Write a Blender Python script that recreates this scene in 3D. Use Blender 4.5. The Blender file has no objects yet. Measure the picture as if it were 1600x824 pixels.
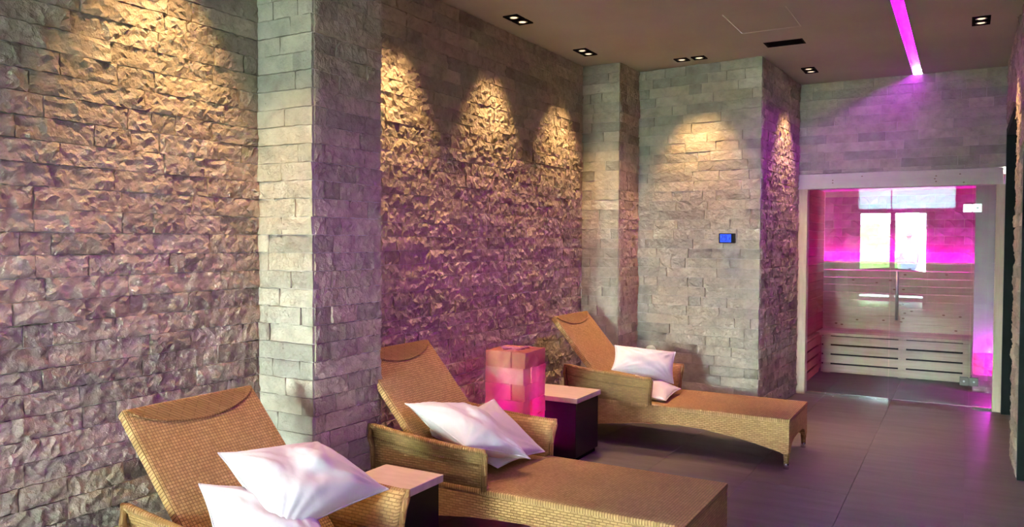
import bpy, bmesh, math, random
from mathutils import Vector, Matrix, noise
random.seed(7)
PI = math.pi
S = bpy.context.scene
C = S.collection

# ------------------------------------------------------------------ camera
F_PX = 1233.2
ROT = Matrix(((0.86730023, -0.0177494, 0.49746887),
              (0.49776772, 0.02249798, -0.86701853),
              (0.00419702, 0.99958932, 0.02834758)))
CAM = Vector((0, 0, 1.5))
cd = bpy.data.cameras.new('camera'); cam = bpy.data.objects.new('camera', cd); C.objects.link(cam)
cd.sensor_width = 36; cd.lens = F_PX / 1600 * 36; cd.clip_start = 0.05; cd.clip_end = 200
cam.matrix_world = Matrix.Translation(CAM) @ ROT.to_4x4()
S.camera = cam

def project(p):
    q = ROT.transposed() @ (Vector(p) - CAM)
    if q.z > -0.05: return (-9999, -9999, 1)
    return (800 + F_PX * q.x / -q.z, 412 - F_PX * q.y / -q.z, -q.z)

# ------------------------------------------------------------------ world (bright hazy daylight)
SKY = 260.0
W = bpy.data.worlds.new('sky'); S.world = W; W.use_nodes = True
wn = W.node_tree.nodes; wl = W.node_tree.links
bg = wn['Background']; bg.inputs['Strength'].default_value = SKY
tc = wn.new('ShaderNodeTexCoord'); sx = wn.new('ShaderNodeSeparateXYZ'); cr = wn.new('ShaderNodeValToRGB')
wl.new(tc.outputs['Generated'], sx.inputs[0]); wl.new(sx.outputs['Z'], cr.inputs[0])
cr.color_ramp.elements[0].position = 0.0; cr.color_ramp.elements[0].color = (0.84, 1.0, 0.93, 1)
cr.color_ramp.elements[1].position = 0.7; cr.color_ramp.elements[1].color = (0.60, 0.82, 0.95, 1)
wl.new(cr.outputs[0], bg.inputs['Color'])

# ------------------------------------------------------------------ exposure
S.view_settings.view_transform = 'Standard'; S.view_settings.look = 'None'
S.view_settings.gamma = 1.0; S.view_settings.use_curve_mapping = False
S.view_settings.exposure = 0.72
SPOT_POWER = 86.0
SPOT_COL = (1.0, 0.61, 0.28)
LED_COL = (0.58, 0.0, 0.98); LED_STRENGTH = 58.0

# ------------------------------------------------------------------ node helpers
def new_mat(name):
    m = bpy.data.materials.new(name); m.use_nodes = True
    t = m.node_tree; b = t.nodes['Principled BSDF']
    return m, t.nodes, t.links, b

def plain(name, col, rough=0.5, metal=0.0, spec=None):
    m, n, l, b = new_mat(name)
    b.inputs['Base Color'].default_value = (*col, 1); b.inputs['Roughness'].default_value = rough
    b.inputs['Metallic'].default_value = metal
    if spec is not None: b.inputs['Specular IOR Level'].default_value = spec
    return m

def emit(name, col, strength):
    m, n, l, b = new_mat(name)
    b.inputs['Base Color'].default_value = (*col, 1)
    b.inputs['Emission Color'].default_value = (*col, 1); b.inputs['Emission Strength'].default_value = strength
    return m

def ramp(n, stops):
    r = n.new('ShaderNodeValToRGB'); e = r.color_ramp.elements
    while len(e) < len(stops): e.new(0.5)
    for k, (p, c) in enumerate(stops): e[k].position = p; e[k].color = (*c, 1)
    return r

def math_node(n, l, op, a, b=None):
    x = n.new('ShaderNodeMath'); x.operation = op
    for i, v in enumerate((a, b)):
        if v is None: continue
        if isinstance(v, (int, float)): x.inputs[i].default_value = v
        else: l.new(v, x.inputs[i])
    return x.outputs[0]

def noise_tex(n, l, vec, scale, detail=4, rough=0.55):
    t = n.new('ShaderNodeTexNoise'); t.inputs['Scale'].default_value = scale
    t.inputs['Detail'].default_value = detail; t.inputs['Roughness'].default_value = rough
    if vec is not None: l.new(vec, t.inputs['Vector'])
    return t.outputs['Fac']

def mix_rgb(n, l, kind, fac, a, b):
    x = n.new('ShaderNodeMix'); x.data_type = 'RGBA'; x.blend_type = kind
    def put(sock, v):
        if isinstance(v, (int, float)): sock.default_value = v
        elif isinstance(v, tuple): sock.default_value = (*v, 1)
        else: l.new(v, sock)
    put(x.inputs['Factor'], fac); put(x.inputs['A'], a); put(x.inputs['B'], b)
    return x.outputs['Result']

def bump(n, l, b, height, strength, dist, prev=None):
    x = n.new('ShaderNodeBump'); x.inputs['Strength'].default_value = strength; x.inputs['Distance'].default_value = dist
    l.new(height, x.inputs['Height'])
    if prev is not None: l.new(prev, x.inputs['Normal'])
    if b is not None: l.new(x.outputs[0], b.inputs['Normal'])
    return x.outputs[0]

def rand_value(n, l):
    oi = n.new('ShaderNodeObjectInfo'); g = n.new('ShaderNodeNewGeometry')
    s = math_node(n, l, 'ADD', oi.outputs['Random'], g.outputs['Random Per Island'])
    return math_node(n, l, 'FRACT', s)

def stone_mat(name, light, mid, dark, bump_d=0.006, contrast=1.0):
    m, n, l, b = new_mat(name)
    r = rand_value(n, l)
    t = n.new('ShaderNodeTexCoord')
    off = n.new('ShaderNodeCombineXYZ')
    l.new(math_node(n, l, 'MULTIPLY', r, 37.0), off.inputs[0]); l.new(math_node(n, l, 'MULTIPLY', r, 91.0), off.inputs[2])
    v = n.new('ShaderNodeVectorMath'); v.operation = 'ADD'
    l.new(t.outputs['Object'], v.inputs[0]); l.new(off.outputs[0], v.inputs[1]); vec = v.outputs[0]
    big = noise_tex(n, l, vec, 9.0, 5, 0.6)
    rp = ramp(n, [(0.28, dark), (0.5, mid), (0.72, light)]); l.new(big, rp.inputs[0])
    # every stone a touch lighter, darker, warmer or greyer
    tone = ramp(n, [(0.0, (0.70, 0.69, 0.67)), (0.35, (0.92, 0.91, 0.88)), (0.7, (1.0, 0.96, 0.88)), (1.0, (1.15, 1.13, 1.08))])
    l.new(r, tone.inputs[0])
    c = mix_rgb(n, l, 'MULTIPLY', 1.0, rp.outputs[0], tone.outputs[0])
    # travertine pits
    vo = n.new('ShaderNodeTexVoronoi'); vo.inputs['Scale'].default_value = 38.0; l.new(vec, vo.inputs['Vector'])
    gate = noise_tex(n, l, vec, 14.0, 2)
    pit = ramp(n, [(0.0, (0.25, 0.25, 0.25)), (0.16, (1, 1, 1))])
    l.new(math_node(n, l, 'ADD', vo.outputs['Distance'], math_node(n, l, 'MULTIPLY', math_node(n, l, 'GREATER_THAN', 0.60, gate), 1.0)), pit.inputs[0])
    c2 = mix_rgb(n, l, 'MULTIPLY', 0.8, c, pit.outputs[0])
    l.new(c2, b.inputs['Base Color']); b.inputs['Roughness'].default_value = 0.85; b.inputs['Specular IOR Level'].default_value = 0.25
    f1 = noise_tex(n, l, vec, 26.0, 6, 0.62); f2 = noise_tex(n, l, vec, 110.0, 4, 0.6)
    n1 = bump(n, l, None, f1, 1.0, bump_d * 3.0)
    n2 = bump(n, l, None, f2, 0.7, bump_d * 0.5, n1)
    bump(n, l, b, pit.outputs[0], 0.6, bump_d * 0.7, n2)
    return m

def rattan_mat(name, axes, pu, pv, off=0.5, hi=(0.62, 0.38, 0.155), lo=(0.47, 0.27, 0.10), gap=(0.15, 0.07, 0.022), rot=0.0, bd=0.004):
    m, n, l, b = new_mat(name)
    t = n.new('ShaderNodeTexCoord'); s = n.new('ShaderNodeSeparateXYZ'); l.new(t.outputs['Object'], s.inputs[0])
    cmb = n.new('ShaderNodeCombineXYZ')
    l.new(s.outputs['XYZ'.index(axes[0])], cmb.inputs[0]); l.new(s.outputs['XYZ'.index(axes[1])], cmb.inputs[1])
    mp = n.new('ShaderNodeMapping'); mp.inputs['Rotation'].default_value = (0, 0, rot); l.new(cmb.outputs[0], mp.inputs[0])
    br = n.new('ShaderNodeTexBrick'); l.new(mp.outputs[0], br.inputs['Vector'])
    br.offset = off; br.inputs['Scale'].default_value = 1.0
    br.inputs['Brick Width'].default_value = pu; br.inputs['Row Height'].default_value = pv
    br.inputs['Mortar Size'].default_value = pv * 0.17; br.inputs['Mortar Smooth'].default_value = 0.9
    br.inputs['Color1'].default_value = (*hi, 1); br.inputs['Color2'].default_value = (*lo, 1); br.inputs['Mortar'].default_value = (*gap, 1)
    big = noise_tex(n, l, t.outputs['Object'], 5.0, 3)
    c = mix_rgb(n, l, 'MULTIPLY', 0.35, br.outputs['Color'], ramp_out(n, l, big, [(0.3, (0.7, 0.7, 0.7)), (0.7, (1.1, 1.1, 1.1))]))
    l.new(c, b.inputs['Base Color']); b.inputs['Roughness'].default_value = 0.55; b.inputs['Specular IOR Level'].default_value = 0.3
    inv = math_node(n, l, 'SUBTRACT', 1.0, br.outputs['Fac'])
    bump(n, l, b, inv, 0.9, bd)
    return m

def ramp_out(n, l, fac, stops):
    r = ramp(n, stops); l.new(fac, r.inputs[0]); return r.outputs[0]

def noisy(name, c1, c2, scale=8.0, rough=0.7, bump_d=0.0, bscale=40.0, stretch=(1, 1, 1), coord='Object', detail=4, spec=0.4, random_tone=0.0):
    m, n, l, b = new_mat(name)
    t = n.new('ShaderNodeTexCoord'); mp = n.new('ShaderNodeMapping'); mp.inputs['Scale'].default_value = stretch
    l.new(t.outputs[coord], mp.inputs[0]); vec = mp.outputs[0]
    if random_tone:
        r = rand_value(n, l); o = n.new('ShaderNodeCombineXYZ')
        for k in range(3): l.new(math_node(n, l, 'MULTIPLY', r, 17.0 + 23 * k), o.inputs[k])
        va = n.new('ShaderNodeVectorMath'); va.operation = 'ADD'; l.new(vec, va.inputs[0]); l.new(o.outputs[0], va.inputs[1]); vec = va.outputs[0]
    f = noise_tex(n, l, vec, scale, detail, 0.6)
    c = ramp_out(n, l, f, [(0.3, c1), (0.7, c2)])
    if random_tone:
        k0, k1 = 1 - random_tone, 1 + random_tone
        c = mix_rgb(n, l, 'MULTIPLY', 1.0, c, ramp_out(n, l, r, [(0.0, (k0, k0, k0)), (1.0, (k1, k1, k1))]))
    l.new(c, b.inputs['Base Color']); b.inputs['Roughness'].default_value = rough; b.inputs['Specular IOR Level'].default_value = spec
    if bump_d: bump(n, l, b, noise_tex(n, l, vec, bscale, 5, 0.6), 0.8, bump_d)
    return m

def glass_mat(name, ior=1.5, tint=(0.93, 0.97, 0.95)):
    m, n, l, b = new_mat(name); n.remove(b)
    tr = n.new('ShaderNodeBsdfTransparent'); tr.inputs['Color'].default_value = (*tint, 1)
    gl = n.new('ShaderNodeBsdfGlossy'); gl.inputs['Roughness'].default_value = 0.0
    fr = n.new('ShaderNodeFresnel'); fr.inputs['IOR'].default_value = ior
    mx = n.new('ShaderNodeMixShader'); l.new(fr.outputs[0], mx.inputs[0]); l.new(tr.outputs[0], mx.inputs[1]); l.new(gl.outputs[0], mx.inputs[2])
    l.new(mx.outputs[0], n['Material Output'].inputs[0])
    return m

# ------------------------------------------------------------------ materials
M = {}
M['stone'] = stone_mat('split_travertine', (0.60, 0.52, 0.42), (0.50, 0.43, 0.34), (0.37, 0.315, 0.25))
M['stone_flat'] = stone_mat('dressed_travertine', (0.60, 0.58, 0.50), (0.50, 0.475, 0.40), (0.37, 0.345, 0.29), 0.0035)
M['mortar'] = noisy('mortar', (0.50, 0.47, 0.42), (0.62, 0.58, 0.53), 12, 0.9)
M['ceiling'] = noisy('taupe_plaster', (0.55, 0.55, 0.45), (0.62, 0.62, 0.52), 1.6, 0.85, 0.0006, 60)
M['white_plaster'] = noisy('white_plaster', (0.74, 0.74, 0.72), (0.80, 0.80, 0.78), 2, 0.8)
M['tile'] = noisy('brown_stone_tile', (0.130, 0.122, 0.112), (0.190, 0.176, 0.163), 2.2, 0.42, 0.0005, 45, (0.9, 5.0, 1), 'Object', 6, 0.45, 0.05)
M['sunlit_tile'] = noisy('sunlit_stone_tile', (0.55, 0.54, 0.51), (0.64, 0.63, 0.60), 2.2, 0.3)  # bright daylight on the hall floor, put into a paler tile colour
M['grout'] = plain('grout', (0.24, 0.21, 0.20), 0.8)
M['r_top'] = rattan_mat('woven_rattan_top', 'XY', 0.013, 0.013, 0.0, gap=(0.23, 0.12, 0.042))
M['r_side'] = rattan_mat('woven_rattan_side', 'XZ', 0.034, 0.0125, gap=(0.34, 0.19, 0.07))
M['r_end'] = rattan_mat('woven_rattan_end', 'YZ', 0.034, 0.0125, gap=(0.34, 0.19, 0.07))
M['r_diag'] = rattan_mat('woven_rattan_diagonal', 'XY', 0.09, 0.012, 0.5, rot=0.7, hi=(0.64, 0.40, 0.165), lo=(0.55, 0.33, 0.13), gap=(0.36, 0.20, 0.075))
M['r_rim'] = rattan_mat('wrapped_rattan_rim', 'XZ', 0.012, 0.05, 0.0, gap=(0.30, 0.16, 0.055))
M['chrome'] = plain('chrome', (0.8, 0.8, 0.82), 0.15, 1.0)
M['steel'] = plain('brushed_steel', (0.45, 0.45, 0.46), 0.32, 1.0)
M['shaded_steel'] = plain('shaded_steel', (0.16, 0.15, 0.14), 0.55, 0.6)  # darker copy for the lower hinge, its dimmer reflection put into the colour
M['black'] = plain('black_lacquer', (0.004, 0.0035, 0.005), 0.35, 0, 0.3)
M['matte_black'] = plain('matte_black', (0.006, 0.006, 0.007), 0.8, 0, 0.1)
M['darkgreen'] = plain('black_green_metal', (0.0015, 0.005, 0.0045), 0.6, 0, 0.15)
M['travertine_top'] = noisy('beige_travertine_top', (0.62, 0.50, 0.40), (0.72, 0.60, 0.49), 7, 0.45, 0.0004, 60, (1, 4, 1))
M['wood'] = noisy('pale_pine', (0.62, 0.49, 0.34), (0.78, 0.65, 0.48), 3.0, 0.5, 0.0006, 30, (1.2, 14, 14), 'Object', 5, 0.4, 0.12)
M['wood_v'] = noisy('pale_pine_upright', (0.62, 0.49, 0.34), (0.74, 0.61, 0.44), 3.0, 0.5, 0.0006, 30, (14, 14, 1.2), 'Object', 5, 0.4, 0.08)
M['beam'] = noisy('pale_spruce_beam', (0.66, 0.60, 0.52), (0.76, 0.70, 0.62), 2.0, 0.5, 0.0004, 30, (1.0, 9, 9), 'Object', 5)
M['knot'] = plain('wood_knot', (0.30, 0.17, 0.09), 0.6)
M['glass'] = glass_mat('clear_glass', 1.62)
M['window_glass'] = glass_mat('window_glass', 1.45, (0.97, 0.99, 0.98))
M['dark_clad'] = plain('dark_timber_cladding', (0.035, 0.025, 0.020), 0.6)
M['led_tinted_wood'] = noisy('led_red_wood', (0.30, 0.08, 0.06), (0.42, 0.13, 0.09), 3.0, 0.5, 0.0006, 30, (14, 1.2, 14), 'Object', 5, 0.4, 0.12)  # dark red stands in for magenta light on the side wood
def frosted_mat(name='bulkhead_glow', col=(0.30, 0.36, 0.38)):
    m, n, l, b = new_mat(name); n.remove(b)
    tr = n.new('ShaderNodeBsdfTranslucent'); tr.inputs['Color'].default_value = (*col, 1)
    l.new(tr.outputs[0], n['Material Output'].inputs[0]); return m
M['frosted'] = frosted_mat(); M['fill_blind'] = frosted_mat('fill_light_blind', (0.055, 0.055, 0.06))
M['white_frame'] = plain('white_window_frame', (0.75, 0.76, 0.76), 0.4)
M['led'] = emit('magenta_led', LED_COL, LED_STRENGTH)
M['lamp'] = emit('warm_lamp_lens', (1.0, 0.80, 0.52), 0.9)
M['sauna_led'] = emit('sauna_led', (0.85, 0.0, 1.0), 110.0)
M['screen'] = emit('blue_screen', (0.015, 0.07, 0.9), 0.8)
M['digits'] = plain('dark_digits', (0.0, 0.005, 0.16), 0.6)
M['lavender'] = plain('white_sauna_panel', (0.66, 0.62, 0.66), 0.6)
M['vase'] = plain('pale_green_ceramic', (0.42, 0.62, 0.46), 0.4)
M['grass'] = noisy('lawn', (0.05, 0.12, 0.03), (0.10, 0.20, 0.05), 6, 0.9)
M['paving'] = noisy('terrace_paving', (0.62, 0.61, 0.58), (0.72, 0.71, 0.68), 3, 0.8)
M['leaf'] = noisy('foliage', (0.04, 0.11, 0.02), (0.14, 0.24, 0.05), 9, 0.8, 0.03, 12)
M['canvas'] = plain('white_canvas', (0.8, 0.8, 0.78), 0.8)
M['skin'] = plain('skin', (0.50, 0.32, 0.24), 0.6)
M['shirt'] = plain('white_shirt', (0.78, 0.80, 0.82), 0.8)
M['trousers'] = plain('blue_trousers', (0.06, 0.09, 0.20), 0.8)
M['hair'] = plain('brown_hair', (0.05, 0.03, 0.02), 0.7)

def cotton_mat():
    m, n, l, b = new_mat('white_cotton')
    t = n.new('ShaderNodeTexCoord')
    b.inputs['Base Color'].default_value = (0.74, 0.73, 0.73, 1); b.inputs['Roughness'].default_value = 0.85
    b.inputs['Sheen Weight'].default_value = 0.15
    f = noise_tex(n, l, t.outputs['Object'], 7.0, 3, 0.5)
    w = noise_tex(n, l, t.outputs['Object'], 600.0, 1)
    n1 = bump(n, l, None, f, 0.5, 0.02); bump(n, l, b, w, 0.15, 0.0005, n1)
    return m
M['cotton'] = cotton_mat()

def salt_mat(name, glow, cols):
    m, n, l, b = new_mat(name)
    r = rand_value(n, l); t = n.new('ShaderNodeTexCoord')
    f = noise_tex(n, l, t.outputs['Object'], 11.0, 4)
    c = ramp_out(n, l, math_node(n, l, 'ADD', math_node(n, l, 'MULTIPLY', f, 0.6), math_node(n, l, 'MULTIPLY', r, 0.4)),
                 [(0.25, cols[0]), (0.5, cols[1]), (0.75, cols[2])])
    l.new(c, b.inputs['Base Color']); b.inputs['Roughness'].default_value = 0.4
    tr = n.new('ShaderNodeBsdfTranslucent'); l.new(mix_rgb(n, l, 'MIX', 0.72, c, (0.95, 0.35, 0.95)), tr.inputs['Color'])
    mx = n.new('ShaderNodeMixShader'); mx.inputs[0].default_value = glow
    l.new(b.outputs[0], mx.inputs[1]); l.new(tr.outputs[0], mx.inputs[2]); l.new(mx.outputs[0], n['Material Output'].inputs[0])
    bump(n, l, b, noise_tex(n, l, t.outputs['Object'], 30, 4), 0.7, 0.006)
    return m
M['salt'] = salt_mat('pink_salt', 0.1, ((0.24, 0.04, 0.09), (0.40, 0.10, 0.20), (0.58, 0.20, 0.36)))
M['salt_lamp'] = salt_mat('translucent_pink_salt', 0.38, ((0.60, 0.20, 0.10), (0.74, 0.34, 0.20), (0.85, 0.52, 0.40)))

# ------------------------------------------------------------------ mesh helpers
def link(name, me, mat=None, parent=None, loc=(0, 0, 0), rot=(0, 0, 0), scale=(1, 1, 1)):
    o = bpy.data.objects.new(name, me); C.objects.link(o)
    if mat is not None and len(me.materials) == 0: me.materials.append(mat)
    o.location = loc; o.rotation_euler = rot; o.scale = scale
    if parent is not None: o.parent = parent
    return o

def finish(name, bm, mat, parent=None, smooth=False, **kw):
    bmesh.ops.recalc_face_normals(bm, faces=bm.faces[:])
    me = bpy.data.meshes.new(name); bm.to_mesh(me); bm.free()
    if smooth: me.polygons.foreach_set('use_smooth', [True] * len(me.polygons))
    return link(name, me, mat, parent, **kw)

def add_box(bm, x0, x1, y0, y1, z0, z1):
    vs = [bm.verts.new(p) for p in ((x0, y0, z0), (x1, y0, z0), (x1, y1, z0), (x0, y1, z0), (x0, y0, z1), (x1, y0, z1), (x1, y1, z1), (x0, y1, z1))]
    fs = []
    for f in ((0, 3, 2, 1), (4, 5, 6, 7), (0, 1, 5, 4), (1, 2, 6, 5), (2, 3, 7, 6), (3, 0, 4, 7)):
        fs.append(bm.faces.new([vs[i] for i in f]))
    return vs, fs

def bevel(bm, w, seg=2, edges=None):
    bmesh.ops.bevel(bm, geom=edges or bm.edges[:], offset=w, segments=seg, profile=0.6, affect='EDGES', clamp_overlap=True)

def box(name, x0, x1, y0, y1, z0, z1, mat, parent=None, bev=0.0, seg=2, smooth=False):
    bm = bmesh.new(); add_box(bm, x0, x1, y0, y1, z0, z1)
    if bev: bevel(bm, bev, seg)
    return finish(name, bm, mat, parent, smooth)

def prism(bm, pts, axis, a, b):
    """polygon pts in the plane across `axis`, extruded from a to b"""
    def P(u, v, w):
        return {0: (w, u, v), 1: (u, w, v), 2: (u, v, w)}[axis]
    A = [bm.verts.new(P(u, v, a)) for u, v in pts]; B = [bm.verts.new(P(u, v, b)) for u, v in pts]
    bm.faces.new(A); bm.faces.new(B[::-1]); k = len(pts)
    for i in range(k): bm.faces.new((A[i], A[(i + 1) % k], B[(i + 1) % k], B[i]))

def tube(bm, path, r, seg=8, closed=False):
    path = [Vector(p) for p in path]; rings = []; k = len(path)
    up = Vector((0, 0, 1))
    for i, p in enumerate(path):
        a = path[(i - 1) % k] if (closed or i > 0) else p; c = path[(i + 1) % k] if (closed or i < k - 1) else p
        d = (c - a).normalized()
        s = d.cross(up)
        if s.length < 1e-3: s = d.cross(Vector((0, 1, 0)))
        s.normalize(); t = s.cross(d)
        rr = r[i] if isinstance(r, (list, tuple)) else r
        rings.append([bm.verts.new(p + s * rr * math.cos(2 * PI * j / seg) + t * rr * math.sin(2 * PI * j / seg)) for j in range(seg)])
    for i in range(k if closed else k - 1):
        A, B = rings[i], rings[(i + 1) % k]
        for j in range(seg): bm.faces.new((A[j], A[(j + 1) % seg], B[(j + 1) % seg], B[j]))
    if not closed: bm.faces.new(rings[0][::-1]); bm.faces.new(rings[-1])

def lathe(bm, prof, seg=24, cx=0, cy=0):
    rings = []
    for r, z in prof:
        rings.append([bm.verts.new((cx + r * math.cos(2 * PI * j / seg), cy + r * math.sin(2 * PI * j / seg), z)) for j in range(seg)])
    for A, B in zip(rings, rings[1:]):
        for j in range(seg): bm.faces.new((A[j], A[(j + 1) % seg], B[(j + 1) % seg], B[j]))
    bm.faces.new(rings[0][::-1]); bm.faces.new(rings[-1])

def empty(name, loc=(0, 0, 0), rz=0.0):
    o = bpy.data.objects.new(name, None); C.objects.link(o); o.location = loc; o.rotation_euler = (0, 0, rz); o.empty_display_size = 0.1
    return o

def tag(o, label=None, cat=None, group=None, kind=None):
    if label: o['label'] = label
    if cat: o['category'] = cat
    if group: o['group'] = group
    if kind: o['kind'] = kind
    return o

def structure(o, label=None, cat=None): return tag(o, label, cat, None, 'structure')

# ------------------------------------------------------------------ stone walls: every stone an object
H = 3.05; NC = 36; CH = H / NC
LENS = (0.12, 0.18, 0.25, 0.32, 0.40)
def stone_grid(L, h, amp, nx, nz, seed, edge=0.006):
    """front face at local y = -(relief), embedded 3 cm behind the wall plane; x 0..L, z 0..h"""
    rnd = random.Random(seed); o = Vector((rnd.random() * 90, rnd.random() * 90, rnd.random() * 90))
    base = rnd.uniform(-0.22, 0.28) * amp; tx = rnd.uniform(-0.4, 0.4) * amp; tz = rnd.uniform(-0.4, 0.4) * amp
    V = []; Fc = []
    for j in range(nz + 1):
        for i in range(nx + 1):
            u, v = i / nx, j / nz
            x = u * L; z = v * h
            if 0 < i < nx: x += rnd.uniform(-0.36, 0.36) * L / nx
            if 0 < j < nz: z += rnd.uniform(-0.36, 0.36) * h / nz
            p = Vector((x, 0, z))
            d = base + tx * (u - 0.5) + tz * (v - 0.5)
            d += amp * 0.40 * noise.noise(p * 9 + o) + amp * 0.50 * noise.noise(p * 21 + o) + amp * 0.75 * (abs(noise.noise(p * 34 + o * 1.7)) * 2 - 0.5)
            bord = (i in (0, nx)) or (j in (0, nz))
            if bord:
                d = d * 0.85 - edge * rnd.uniform(0.0, 0.7)
                if i in (0, nx): x += rnd.uniform(-0.002, 0.002)
                if j in (0, nz): z += rnd.uniform(-0.002, 0.002)
            V.append((x, -max(d + 0.009, -0.001), z))
    W_ = nx + 1
    for j in range(nz):
        for i in range(nx):
            a, b, c, d_ = j * W_ + i, j * W_ + i + 1, (j + 1) * W_ + i + 1, (j + 1) * W_ + i
            if rnd.random() < 0.5: Fc += [(a, b, c), (a, c, d_)]
            else: Fc += [(a, b, d_), (b, c, d_)]
    ring = [i for i in range(W_)] + [j * W_ + nx for j in range(1, nz + 1)] + [nz * W_ + i for i in range(nx - 1, -1, -1)] + [j * W_ for j in range(nz - 1, 0, -1)]
    back = []
    for k in ring:
        back.append(len(V)); V.append((V[k][0], 0.03, V[k][2]))
    m = len(ring)
    for k in range(m):
        Fc.append((ring[k], back[k], back[(k + 1) % m], ring[(k + 1) % m]))
    return V, Fc

stone_cache = {}
def stone_mesh(kind, li, var, mat):
    key = (kind, li, var)
    if key not in stone_cache:
        amp, nz, per = {'rough': (0.0095, 5, 0.0165), 'mid': (0.0135, 4, 0.020), 'flat': (0.005, 2, 0.05)}[kind]
        L = LENS[li]
        V, Fc = stone_grid(L - 0.0035, CH - 0.0035, amp, max(3, round(L / per)), nz, hash((li, var, len(kind))) & 0xffff, 0.004 if kind != 'flat' else 0.0015)
        me = bpy.data.meshes.new('brick'); me.from_pydata(V, [], Fc); me.materials.append(mat)
        stone_cache[key] = me
    return stone_cache[key]

def stone_wall(parent, origin, rz, length, z0, z1, kind, mat, seed, holes=(), hidden=None, nvar=10):
    """lays the courses of one plane; origin = world point at the left end of the plane, local +x along it, local -y outward"""
    rnd = random.Random(seed); R = Matrix.Rotation(rz, 3, 'Z'); O = Vector(origin)
    items = []
    for c in range(NC):
        za, zb = c * CH, (c + 1) * CH
        if zb <= z0 + 0.012 or za >= z1 - 0.012: continue
        za2, zb2 = max(za, z0), min(zb, z1)
        spans = [(0.0, length)]
        for (h0, h1, hz0, hz1) in holes:
            if zb2 > hz0 + 0.01 and za2 < hz1 - 0.01:
                spans = [s for a, b in spans for s in ((a, min(b, h0)), (max(a, h1), b)) if s[1] - s[0] > 0.02]
        for a, b in spans:
            x = a; first = True
            while x < b - 1e-4:
                L = rnd.choice(LENS) * rnd.uniform(0.85, 1.2)
                if first: L *= rnd.uniform(0.4, 1.0); first = False
                L = max(L, 0.07)
                if b - (x + L) < 0.07: L = b - x
                if L > 0.50: L = L / 2
                li = min(range(len(LENS)), key=lambda i: abs(LENS[i] - L))
                items.append((x, za2, L, zb2 - za2, li, rnd.randrange(nvar), rnd.uniform(-0.003, 0.003)))
                x += L
    def score(it):
        P = O + R @ Vector((it[0] + it[2] / 2, 0, 0)) + Vector((0, 0, it[1] + it[3] / 2))
        px, py, d = project(P)
        if px < -60 or px > 1660 or py < -60 or py > 884: return 1e9
        if hidden and hidden(P, px, py): return 1e6 + d
        return d
    items.sort(key=score)
    near = [it for it in items if score(it) < 1e5][:300]
    rest = items[len(near):]
    for (x, z, L, h, li, var, d) in near:
        me = stone_mesh(kind, li, var, mat)
        o = bpy.data.objects.new('brick', me); C.objects.link(o); o.parent = parent
        o.location = O + R @ Vector((x + 0.002, d, 0)) + Vector((0, 0, z + 0.002)); o.rotation_euler = (0, 0, rz)
        o.scale = (L / LENS[li], 1, h / CH)
    if rest:
        V = []; Fc = []
        for (x, z, L, h, li, var, d) in rest:
            q = stone_mesh(kind, li, var, mat)
            v = [(p.co.x * L / LENS[li], p.co.y, p.co.z * h / CH) for p in q.vertices]; f = [tuple(p.vertices) for p in q.polygons]
            k = len(V)
            for p in v: V.append(tuple(O + R @ Vector((p[0] + x + 0.0015, p[1] + d, 0)) + Vector((0, 0, z + p[2] + 0.0015))))
            Fc += [tuple(i + k for i in q) for q in f]
        me = bpy.data.meshes.new('brick_field'); me.from_pydata(V, [], Fc)
        o = link('brick_field', me, mat, parent); o['kind'] = 'stuff'
    return len(near), len(rest)

# plan of the room (metres): the long wall faces +X, the piers step out towards the room
XW, XP = -2.97, -2.617         # long wall plane, column / first pier plane
Y0P, Y1P = 2.71, 3.19          # column
YA, YB = 6.42, 6.885           # first pier face, second pier face (left end)
XB0, YB1 = -1.495, 6.785       # second pier outer corner
XC, YC = -1.44, 8.19           # corner with the end wall
XR = 0.31                      # right wall plane
EMB = 0.004                    # the backing stands this far behind the stone faces

def backing(name, pts, z0=0.0, z1=H):
    bm = bmesh.new(); prism(bm, pts, 2, z0, z1); o = finish(name, bm, M['mortar']); structure(o); return o

wl_ = backing('wall_left', [(XW - EMB, -6.2), (XW - EMB, Y0P + EMB), (XW - 0.3, Y0P + EMB), (XW - 0.3, -6.2)])
wc = backing('wall_column', [(XW - 0.3, Y0P + EMB), (XP - EMB, Y0P + EMB), (XP - EMB, Y1P), (XW - 0.3, Y1P)])
wr = backing('wall_recess', [(XW - EMB, Y1P), (XW - EMB, YA + EMB), (XW - 0.3, YA + EMB), (XW - 0.3, Y1P)])
wp = backing('wall_pier', [(XW - 0.3, YA + EMB), (XP - EMB, YA + EMB), (XP - EMB, YB + EMB), (XW - 0.3, YB + EMB)])
wq = backing('wall_alcove', [(XW - 0.3, YB + EMB), (XP - 0.02, YB + EMB), (XB0 - EMB, YB1 + EMB), (XC - EMB, YC + 0.1), (XW - 0.3, YC + 0.1)])

def rough_hidden_recess(P, px, py): return px < 588 and P.y < 4.2
stone_wall(wl_, (XW, 0.35, 0), PI / 2, Y0P - 0.35, 0, H, 'rough', M['stone'], 11)
stone_wall(wc, (XW, Y0P, 0), 0, XP - XW + 0.004, 0, H, 'flat', M['stone_flat'], 21)
stone_wall(wc, (XP, Y0P + 0.004, 0), PI / 2, Y1P - Y0P, 0, H, 'rough', M['stone'], 22)
stone_wall(wr, (XW, Y1P, 0), PI / 2, YA - Y1P, 0, H, 'mid', M['stone'], 31, hidden=rough_hidden_recess)
stone_wall(wp, (XW, YA, 0), 0, XP - XW + 0.004, 0, H, 'flat', M['stone_flat'], 41)
stone_wall(wp, (XP, YA + 0.004, 0), PI / 2, YB - YA, 0, H, 'mid', M['stone'], 42)
a_q = math.atan2(YB1 - YB, XB0 - XP)
stone_wall(wq, (XP, YB, 0), a_q, math.hypot(XB0 - XP, YB1 - YB) + 0.004, 0, H, 'flat', M['stone_flat'], 51)
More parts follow.
